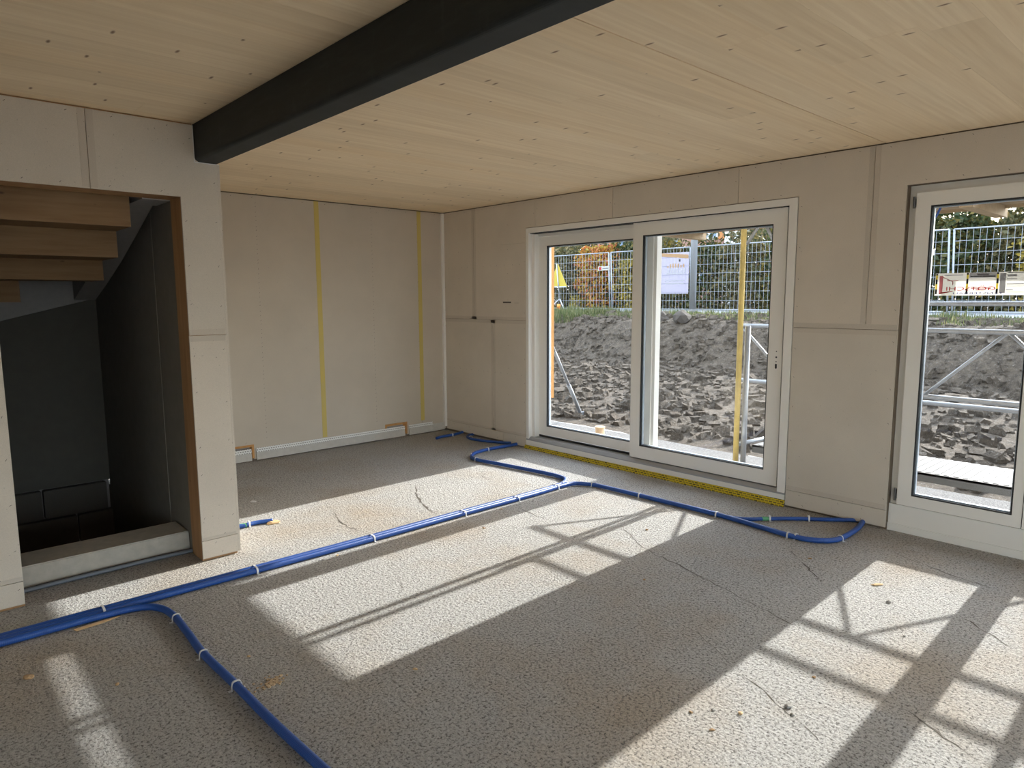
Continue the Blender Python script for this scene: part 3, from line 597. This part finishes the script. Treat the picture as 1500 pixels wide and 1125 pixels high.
wsv = MB().prism([(-4.42, -2.875), (-4.22, -2.862), (-4.215, -2.872), (-4.30, -2.895), (-4.41, -2.905)], lambda x, y: (x, y, .004), lambda x, y: (x, y, .007)).build('wood_sliver', 'chip_wood', None, label='pale wood sliver beside the conduits near the doorway', cat='debris')

# ------------------------------------------------------------------ outside: ground
def gz(x, y):
    n1 = noise.noise(Vector((x*.35, y*.35, 0))); n2 = noise.noise(Vector((x*1.3, y*1.3, 5))); n3 = noise.noise(Vector((x*4, y*4, 9)))
    t = min(1, max(0, (x-8.6-.5*n1)/(1.7+.3*n1))); t = t*t*(3-2*t)
    base = -.16+max(0, min(1, (x-2.2)/5))*.16
    rough = min(1, max(0, (x-1.6)/1.2)); far = min(1, max(0, (x-10.5)/2))
    z = base+t*1.02+far*.10
    return z+rough*(1-far)*(.10*n1+.06*n2+.035*n3)
def terrain(name, xs, ys, fn, mat, label, cat):
    m = MB(); nx, ny = len(xs), len(ys); m.v = [(x, y, fn(x, y)) for x in xs for y in ys]
    m.f = [(i*ny+j, (i+1)*ny+j, (i+1)*ny+j+1, i*ny+j+1) for i in range(nx-1) for j in range(ny-1)]
    return m.build(name, mat, None, smooth=True, kind='structure', label=label, cat=cat)
terrain('ground', [2.0+i*.085 for i in range(134)], [-12+i*.16 for i in range(220)], gz, 'dirt', 'bare dug-over earth outside the windows', 'ground')
terrain('ground_gravel', [.20+i*.18 for i in range(11)], [-12+i*.5 for i in range(50)], lambda x, y: -.155+.012*noise.noise(Vector((x*3, y*3, 2))) if x < 2 else gz(x, y)-.01, 'gravel', 'grey gravel strip beside the house', 'ground')
MB().box((13.35, -14, .9), (13.62, 34, 1.17)).build('kerb', 'kerbstone', None, label='pale kerb along the street', cat='kerb', kind='structure')
MB().box((13.62, -14, .9), (18.2, 34, 1.13)).build('road', 'asphalt', None, label='grey asphalt street beyond the fence', cat='road', kind='structure')
MB().box((18.2, -60, .8), (90, 90, 1.15)).build('ground_far', 'dirt', None, label='earth bank across the street', cat='ground', kind='structure')
MB().box((-40, -60, -.6), (13.35, -12, -.2)).box((-40, 23, -.6), (13.35, 60, -.2)).box((-40, -12, -.6), (-9.4, 23, -.2)).box((13.35, -60, -.6), (18.2, -14, 1.1)).build('ground_side', 'dirt', None, label='earth around the house', cat='ground', kind='structure')

cl = MB()
for _ in range(9000):
    x = random.uniform(2.2, 12.0); y = random.uniform(-9, 13); q = random.uniform(.015, .06)*random.uniform(.5, 1.4); z = gz(x, y)+q*.2; R_ = Matrix.Rotation(random.random()*6.28, 3, 'Z')@Matrix.Rotation(random.random()*3, 3, 'X')
    cl.obox((x, y, z), R_@Vector((q*1.3, 0, 0)), R_@Vector((q*.2, q, 0)), R_@Vector((0, q*.3, q*.7)))
cl.build('clods', 'dirt', None, label='loose earth clods strewn over the dug-over ground', cat='soil', kind='stuff')
def blades(name, region, n, hmin, hmax, label):
    m = MB()
    for _ in range(n):
        x = random.uniform(*region[0]); y = random.uniform(*region[1]); z = gz(x, y)-.02; h = random.uniform(hmin, hmax)*(.5+.8*max(0, .5+noise.noise(Vector((x*.8, y*.8, 3)))))
        a = random.uniform(0, 6.28); lean = random.uniform(0, .5)*h; w = random.uniform(.008, .018); o = len(m.v)
        m.v += [(x-w*math.sin(a), y+w*math.cos(a), z), (x+w*math.sin(a), y-w*math.cos(a), z), (x+lean*math.cos(a), y+lean*math.sin(a), z+h)]; m.f.append((o, o+1, o+2))
    return m.build(name, 'grass_blade', None, label=label, cat='grass', kind='stuff')
blades('grass', ((10.4, 13.2), (-6, 16)), 16000, .06, .20, 'green grass growing on the bank below the fence')
blades('grass', ((10.0, 12.6), (7.2, 11.5)), 7000, .12, .30, 'lush taller grass tuft near the warning sign')

for i, (x, y, s_, lb_) in enumerate(((10.3, 4.22, .29, 'brown boulder on the edge of the bank'), (10.2, 3.42, .31, 'dark angular boulder beside the brown one'), (9.75, 3.82, .13, 'small stone between the two boulders'))):
    lump('boulder', x, y, s_, s_*.8, s_*.75, 'stone', lb_, 'rock', None, 80+i, gz(x, y)-.05)

# ------------------------------------------------------------------ outside: scaffold
PX0, PX1 = .50, 1.20
sc = thing('scaffold', (.85, -4.85, -.155), 'galvanised scaffold with a yellow standard, lattice rails and a steel deck', 'scaffold')
def t(a, b, r, name, mat='galvanised'): return MB().tube([a, b], r, 10).build(name, mat, sc, smooth=True)
t((PX0, -3.60, .05), (PX0, -3.60, 3.6), .024, 'standard', 'yellow_paint'); t((PX0+.03, -3.655, -.15), (PX0+.03, -3.655, 1.35), .024, 'standard')
t((PX1, -3.66, -.15), (PX1, -3.66, 3.6), .024, 'standard')
for xx in (PX0, PX1): t((xx, -6.10, -.15), (xx, -6.10, 3.6), .024, 'standard'); t((xx, -8.6, -.15), (xx, -8.6, 3.6), .024, 'standard')
for xx, yy in ((PX0, -3.60), (PX1, -3.66), (PX0, -6.1), (PX1, -6.1)):
    MB().box((xx-.07, yy-.07, -.17), (xx+.07, yy+.07, -.150)).tube([(xx, yy, -.15), (xx, yy, .12)], .018, 8).build('base_jack', 'galvanised', sc)
t((PX1, -8.6, 1.545), (PX1, -3.66, 1.535), .019, 'guard_rail')
t((1.15, -8.6, 1.335), (1.15, -3.22, 1.325), .020, 'lattice_chord'); t((1.15, -8.6, .805), (1.15, -3.22, .795), .020, 'lattice_chord')
for ya in (-3.24, -4.31, -5.39, -6.47, -7.55):
    t((1.15, ya, 1.33), (1.15, ya-.535, .80), .013, 'lattice_brace')
    if ya < -4: t((1.15, ya, 1.33), (1.15, ya+.535, .80), .013, 'lattice_brace')
t((PX1+.05, -8.6, .735), (PX1+.05, -3.66, .735), .019, 'guard_rail')
t((PX0, -3.60, .3), (PX1, -3.66, .3), .018, 'transom'); t((PX0, -6.10, .24), (PX1, -6.10, .24), .018, 'transom'); t((PX0, -6.10, 2.22), (PX1, -6.10, 2.22), .018, 'transom'); t((PX0, -3.6, 2.22), (PX1, -3.66, 2.22), .018, 'transom')
dk = MB().box((.60, -3.70, .285), (1.21, -8.55, .300)).box((.60, -3.70, .235), (.612, -8.55, .300)).box((1.198, -3.70, .235), (1.21, -8.55, .300)).build('steel_deck', 'deck_metal', sc)
rm = MB()
for i in range(80): rm.box((.63, -3.74-i*.06, .300), (1.19, -3.772-i*.06, .304))
rm.build('deck_ribs', 'deck_rib', dk, kind='stuff')
MB().box((.5985, -3.83, .245), (.600, -4.02, .288)).build('deck_label', 'print_red', dk)
for i in range(5): MB().box((.50+i*.147, -9.5, 2.262), (.50+i*.147+.138, -2.55, 2.300)).build('deck_plank', 'plank_wood', sc)
for yy in (-2.7, -4.6, -5.25, -7.3): MB().box((.40, yy-.04, 2.18), (1.3, yy+.04, 2.260)).build('deck_bearer', 'plank_wood', sc)
MB().box((1.215, -9.5, 2.24), (1.24, -2.55, 2.42)).build('toe_board', 'plank_wood', sc)
t((.60, -3.69, 2.215), (.60, -3.576, 2.05), .014, 'brace'); t((.60, -3.735, 2.215), (.60, -3.83, 2.04), .014, 'brace')
MB().bar((.47, -5.095, 2.235), (.47, -5.055, 2.135), .028, .006).build('lashing_strap', 'blue_strap', sc)

# timber prop and brace by the corner of the house
pp = MB().box((.335, -1.435, .515), (.365, -1.488, 2.9)).build('timber_batten', 'batten_wood', None, label='orange timber batten hanging outside the fixed glass leaf', cat='timber')
bp = thing('push_prop', (2.55, .05, -.155), 'grey steel push-pull prop slanting to the ground outside', 'prop')
MB().tube([(1.2, -.685, .94), (1.85, -.33, .42)], .020, 10).build('outer_tube', 'galvanised', bp, smooth=True); MB().tube([(1.85, -.33, .42), (2.52, .04, -.11)], .026, 10).build('inner_tube', 'galvanised', bp, smooth=True); MB().tube([(.60, -1.01, 1.42), (1.2, -.685, .94)], .020, 10).build('outer_tube', 'galvanised', bp, smooth=True)
MB().box((2.46, -.04, -.17), (2.62, .12, -.13)).box((2.5, .0, -.13), (2.56, .06, -.07)).build('foot_plate', 'galvanised', bp)
MB().tube([(1.70, -1.02, -.18), (1.70, -1.02, -.055)], .058, 20).tube([(1.70, -1.02, -.065), (1.70, -1.02, -.045)], .066, 20).build('pipe_stub', 'pipe_beige', None, label='beige capped pipe stub standing in the gravel outside the door', cat='pipe')

# ------------------------------------------------------------------ outside: site fence
FX = 13.25
def fence(y0, y1, lean, label):
    r = thing('fence_panel', (FX, (y0+y1)/2, 1.1), label, 'fence', 'mesh fence panels along the street'); z0, z1 = 1.19, 3.12; a, b = y0+.05, y1-.05
    for y in (a, b): MB().tube([(FX, y+lean, z0-.08), (FX, y, z1)], .021, 8).build('upright', 'fence_wire', r, smooth=True)
    for z in (z0+.05, z1): MB().tube([(FX, a, z), (FX, b, z)], .017, 8).build('rail', 'fence_wire', r, smooth=True)
    m = MB(); n = 26
    for i in range(1, n): y = a+(b-a)*i/n; m.box((FX-.003, y-.0032, z0+.05), (FX+.003, y+.0032, z1))
    m.build('mesh_wires', 'fence_wire', r, kind='stuff')
    for k_ in range(1, 7): z = z0+.05+(z1-z0-.05)*k_/7; MB().box((FX-.0045, a, z-.005), (FX+.0045, b, z+.005)).build('cross_wire', 'fence_wire', r)
    MB().box((FX-.11, y1-.32, 1.04), (FX+.11, y1+.32, 1.17)).build('foot_block', 'concrete_foot', r)
    return r
J = [-8.5, -5.1, -1.67, 1.76, 5.2, 8.38, 11.85, 15.3]
LB = ['wire mesh fence panel farthest from the warning sign', 'wire mesh fence panel seen through the balcony door beyond the sticker', 'wire mesh fence panel with a small white tag by its upright', 'wire mesh fence panel between the tag and the lamp post', 'wire mesh fence panel carrying the printed banner', 'wire mesh fence panel in front of the orange-red bush', 'wire mesh fence panel behind the warning sign']
panels = [fence(J[i], J[i+1], -.08, LB[i]) for i in range(7)]
def tagplate(y, z, w, parent):
    p = MB().box((FX-.022, y-w/2, z-.07), (FX-.018, y+w/2, z+.07)).build('name_plate', 'paper', parent); MB().box((FX-.024, y+w/2-.04, z-.05), (FX-.022, y+w/2-.15, z+.05)).build('plate_mark', 'print_red', p)
    MB().box((FX-.024, y+w/2-.19, z-.02), (FX-.022, y-w/2+.04, z+.015)).build('plate_mark', 'print_grey', p)
tagplate(-1.16, 2.62, .40, panels[2]); tagplate(8.62, 2.60, .5, panels[6])
bn = thing('site_banner', (FX-.03, 6.1, 1.75), 'pale lavender printed banner with red block hung on the mesh fence', 'banner')
quad(FX-.032, 5.26, 6.98, 1.72, 2.98).build('sheet', 'banner_white', bn)
def bp_(y0, y1, z0, z1, m_): quad(FX-.038, y0, y1, z0, z1).build('print', m_, bn)
MB().prism([(6.25, 2.98), (5.28, 2.90), (5.28, 2.78), (6.25, 2.88)], lambda u, v: (FX-.039, u, v), lambda u, v: (FX-.034, u, v)).build('print', 'print_orange', bn)
bp_(6.96, 6.45, 1.98, 2.16, 'print_pink'); bp_(6.96, 6.47, 1.88, 1.96, 'print_pink'); bp_(6.96, 6.80, 2.70, 2.92, 'print_pink'); bp_(6.94, 6.5, 2.66, 2.70, 'print_pale')
for i in range(5): bp_(6.76-i*.09, 6.70-i*.09, 2.76, 2.88, 'print_pale')
for i in range(8): bp_(6.02-i*.085, 5.97-i*.085, 2.36, 2.36+.06+.12*random.random(), 'print_pale')
for i in range(7): bp_(6.04-i*.095, 5.99-i*.095, 2.52, 2.52+.05+.09*random.random(), 'print_orange')
for z in (2.32, 2.10, 2.02): bp_(6.1, 5.42, z, z+.035, 'print_pale')
for i, (a, b) in enumerate((((6.9, 2.52), (6.8, 2.3)), ((6.8, 2.3), (6.72, 2.5)), ((6.72, 2.5), (6.62, 2.3)), ((6.62, 2.3), (6.55, 2.48)), ((6.9, 2.36), (6.9, 2.18)), ((6.9, 2.26), (6.76, 2.36)), ((6.9, 2.27), (6.74, 2.18)), ((6.62, 2.32), (6.6, 2.18)), ((6.5, 2.34), (6.48, 2.18)))):
    MB().bar((FX-.036, a[0], a[1]), (FX-.036, b[0], b[1]), .004, .03).build('print', 'print_pale', bn)
bp_(5.62, 5.56, 2.70, 2.77, 'print_black')
lp = thing('lamp_post', (12.95, 4.92, 1.05), 'grey steel lamp post standing beside the banner', 'post')
MB().tube([(12.95, 4.92, 1.25), (12.95, 4.92, 7.0)], .10, 14).build('shaft', 'galvanised', lp, smooth=True); MB().tube([(12.95, 4.92, .95), (12.95, 4.92, 1.25)], .115, 14).build('base_sleeve', 'concrete_foot', lp, smooth=True)
ws_ = thing('warning_sign', (12.6, 10.1, 1.1), 'yellow triangular road sign seen from behind on a tripod', 'sign')
def wp(y, z): return (12.6, y, z)
MB().prism([(10.62, 1.98), (9.72, 1.98), (10.17, 2.80)], lambda u, v: (12.58, u, v), lambda u, v: (12.60, u, v)).build('sign_face', 'sign_yellow', ws_)
MB().tube([(12.56, 10.2, 2.80), (12.56, 10.05, 1.55)], .022, 8).build('stem', 'galvanised', ws_, smooth=True); MB().bar((12.565, 10.6, 1.995), (12.565, 9.74, 1.995), .02, .04).build('sign_bar', 'galvanised', ws_)
for dx, dy in ((-.35, .35), (-.1, -.38), (.4, .05)): MB().tube([(12.56, 10.05, 1.58), (12.56+dx, 10.05+dy, 1.10)], .018, 8).build('leg', 'galvanised', ws_, smooth=True)
bl = thing('beacon_lamp', (12.5, 10.03, 1.1), 'small orange beacon lamp hanging under the tripod sign', 'lamp')
MB().box((12.45, 9.95, 1.10), (12.55, 10.11, 1.26)).build('battery_case', 'lamp_orange', bl, bevel=.01); MB().tube([(12.5, 10.03, 1.26), (12.5, 10.03, 1.40)], [.07, .06], 12).build('lens', 'lamp_orange', bl, smooth=True)

# ------------------------------------------------------------------ outside: hedge, trees, houses
def shrub(name, x, y, z0, rx, ry, h, n, mat, label, cat='bush', group=None, leaf=.09, twigs=0, seed=0):
    rd = random.Random(seed); r = thing(name, (x, y, z0), label, cat, group); m = MB(); st_ = MB()
    for i in range(6+twigs):
        a = rd.random()*6.28; q = rd.random()**.5*.75; hh = h*(rd.uniform(.6, .95) if i < 6 else rd.uniform(1.0, 1.35))
        st_.tube([(x+.15*rx*math.cos(a), y+.15*ry*math.sin(a), z0-.05), (x+q*.7*rx*math.cos(a), y+q*.7*ry*math.sin(a), z0+hh*.55), (x+q*rx*math.cos(a), y+q*ry*math.sin(a), z0+hh)], [.03, .02, .006], 5)
    for _ in range(n):
        if twigs and rd.random() < .10: u = rd.uniform(.95, 1.3)
        else: u = rd.random()**.8
        a = rd.random()*6.28; q = math.sqrt(rd.random()); prof_ = (1-.55*max(0, u-.45)**1.2) if u < 1 else .65
        nn = .75+.5*noise.noise(Vector((math.cos(a)*1.5+seed, math.sin(a)*1.5, u*3)))
        p = Vector((x+rx*q*prof_*nn*math.cos(a), y+ry*q*prof_*nn*math.sin(a), z0+u*h))
        d = Vector((rd.gauss(0, 1), rd.gauss(0, 1), rd.gauss(0, 1))).normalized(); e = d.cross(Vector((rd.gauss(0, 1), rd.gauss(0, 1), rd.gauss(0, 1)))).normalized(); l = leaf*rd.uniform(.6, 1.3)
        o = len(m.v); m.v += [tuple(p-d*l), tuple(p+e*l*.5), tuple(p+d*l), tuple(p-e*l*.5)]; m.f.append((o, o+1, o+2, o+3))
    m.build('foliage', mat, r, kind='stuff'); st_.build('branches', 'bark', r)
    return r
yh = -9.0; i = 0
while yh < 26:
    m_ = ['leaf_dark', 'leaf_olive', 'leaf_dark', 'leaf_dark', 'leaf_olive'][i % 5]; h_ = random.uniform(2.3, 2.9)
    shrub('hedge_shrub', 19.3+random.uniform(-.3, .3), yh, 1.1, 1.3, 1.55, h_, 8500 if yh < 3 else 3400, m_, 'dark green bushy shrub in the long hedge across the street' if m_ == 'leaf_dark' else 'olive-brown bushy shrub in the long hedge across the street', 'bush', 'hedge shrubs across the street', .10, 8 if yh < 2 else 3, i); yh += 1.75; i += 1
shrub('red_bush', 18.6, 13.3, 1.1, 1.2, 1.9, 2.75, 3600, 'leaf_red', 'bright orange-red autumn bush behind the mesh fence', seed=50)
shrub('yellow_bush', 18.3, 11.2, 1.1, .9, 1.2, 2.1, 1600, 'leaf_yellow', 'yellow-leaved bush beside the orange-red bush', seed=51)
shrub('yellow_bush', 18.2, -2.6, 1.1, .8, 1.3, 2.2, 500, 'leaf_yellow', 'sparse yellow bush in the hedge seen through the balcony door', seed=52)
shrub('low_bush', 18.0, 14.2, 1.1, .4, .4, .6, 260, 'leaf_yellow', 'small low yellow bush at the foot of the red one', seed=53)
for i, (x, y, h_, m_, lb_) in enumerate(((27, 27, 5.5, 'leaf_olive', 'tall olive tree behind the hedge past the red bush'), (25, 21.2, 4.6, 'leaf_dark', 'dark round tree behind the hedge'), (24, 8.0, 3.4, 'leaf_dark', 'dark tree before the pale house'), (24.2, 14.6, 3.6, 'leaf_yellow', 'yellowing tree before the brick house'), (31, 34, 6.5, 'leaf_yellow', 'large yellowing tree at the end of the street'))):
    shrub('tree', x, y, 1.1, 2.2, 2.4, h_, 3400, m_, lb_, 'tree', None, .15, 8, 70+i)
cn = thing('young_conifer', (21, 7.0, 1.1), 'slim young conifer rising above the hedge', 'tree'); m = MB()
for k_ in range(700):
    u = random.random(); a = random.random()*6.28; q = .75*(1-u)+.05; p = Vector((21+q*random.random()*math.cos(a), 7.0+q*random.random()*math.sin(a), 1.3+u*3.2)); d = Vector((math.cos(a), math.sin(a), -.3+random.random()*.6))*.14; o = len(m.v)
    m.v += [tuple(p), tuple(p+d*.5+Vector((0, 0, .04))), tuple(p+d), tuple(p+d*.5-Vector((0, 0, .04)))]; m.f.append((o, o+1, o+2, o+3))
m.build('foliage', 'leaf_dark', cn, kind='stuff'); MB().tube([(21, 7.0, 1.1), (21, 7.0, 4.5)], [.05, .01], 6).build('trunk', 'bark', cn)
def house(name, x, y0, y1, z1, d, wall, label, wins, roof=True):
    r = thing(name, (x, (y0+y1)/2, 1.1), label, 'house'); MB().box((x, y0, .9), (x+d, y1, z1)).build('walls', wall, r)
    if roof: MB().prism([(y0-.5, z1), (y1+.5, z1), ((y0+y1)/2, z1+2.6)], lambda u, v: (x-.5, u, v), lambda u, v: (x+d+.5, u, v)).build('roof', 'roof_tile', r)
    else: MB().box((x-.2, y0-.2, z1), (x+d+.2, y1+.2, z1+.25)).build('roof', 'concrete', r)
    for (yc, zc, w, h_, sh) in wins:
        f = MB().box((x-.06, yc-w/2, zc-h_/2), (x+.02, yc+w/2, zc+h_/2)).build('window', 'frame_white', r)
        for s_ in (-1, 1): MB().box((x-.07, yc+s_*w*.25-w*.19, zc-h_*.42), (x-.06, yc+s_*w*.25+w*.19, zc+h_*.42)).build('pane', 'house_glass', f)
        if sh:
            for s_ in (-1, 1): MB().box((x-.10, yc+s_*w*.78-w*.24, zc-h_/2), (x-.01, yc+s_*w*.78+w*.24, zc+h_/2)).build('shutter', 'shutter', f)
    return r
house('brick_house', 32, 14.6, 26, 8.2, 8, 'house_brick', 'reddish house with shuttered windows beyond the hedge', [(16.2, 5.7, 1.2, 1.3, True), (19.0, 5.3, 1.7, 1.3, False), (22.5, 5.5, 1.3, 1.3, True), (16.2, 2.9, 1.2, 1.3, True)])
house('pale_house', 29, 7.4, 13.4, 11.0, 8, 'house_white', 'plain pale rendered building beyond the hedge', [(9.0, 8.6, 1.2, 1.4, False)], False)
house('dark_house', 34, -14, -1, 4.4, 8, 'house_brick', 'low dark house behind the sparse hedge twigs', [(-4.4, 3.6, 1.6, 1.0, False), (-8.5, 3.6, 1.6, 1.0, False)], False)
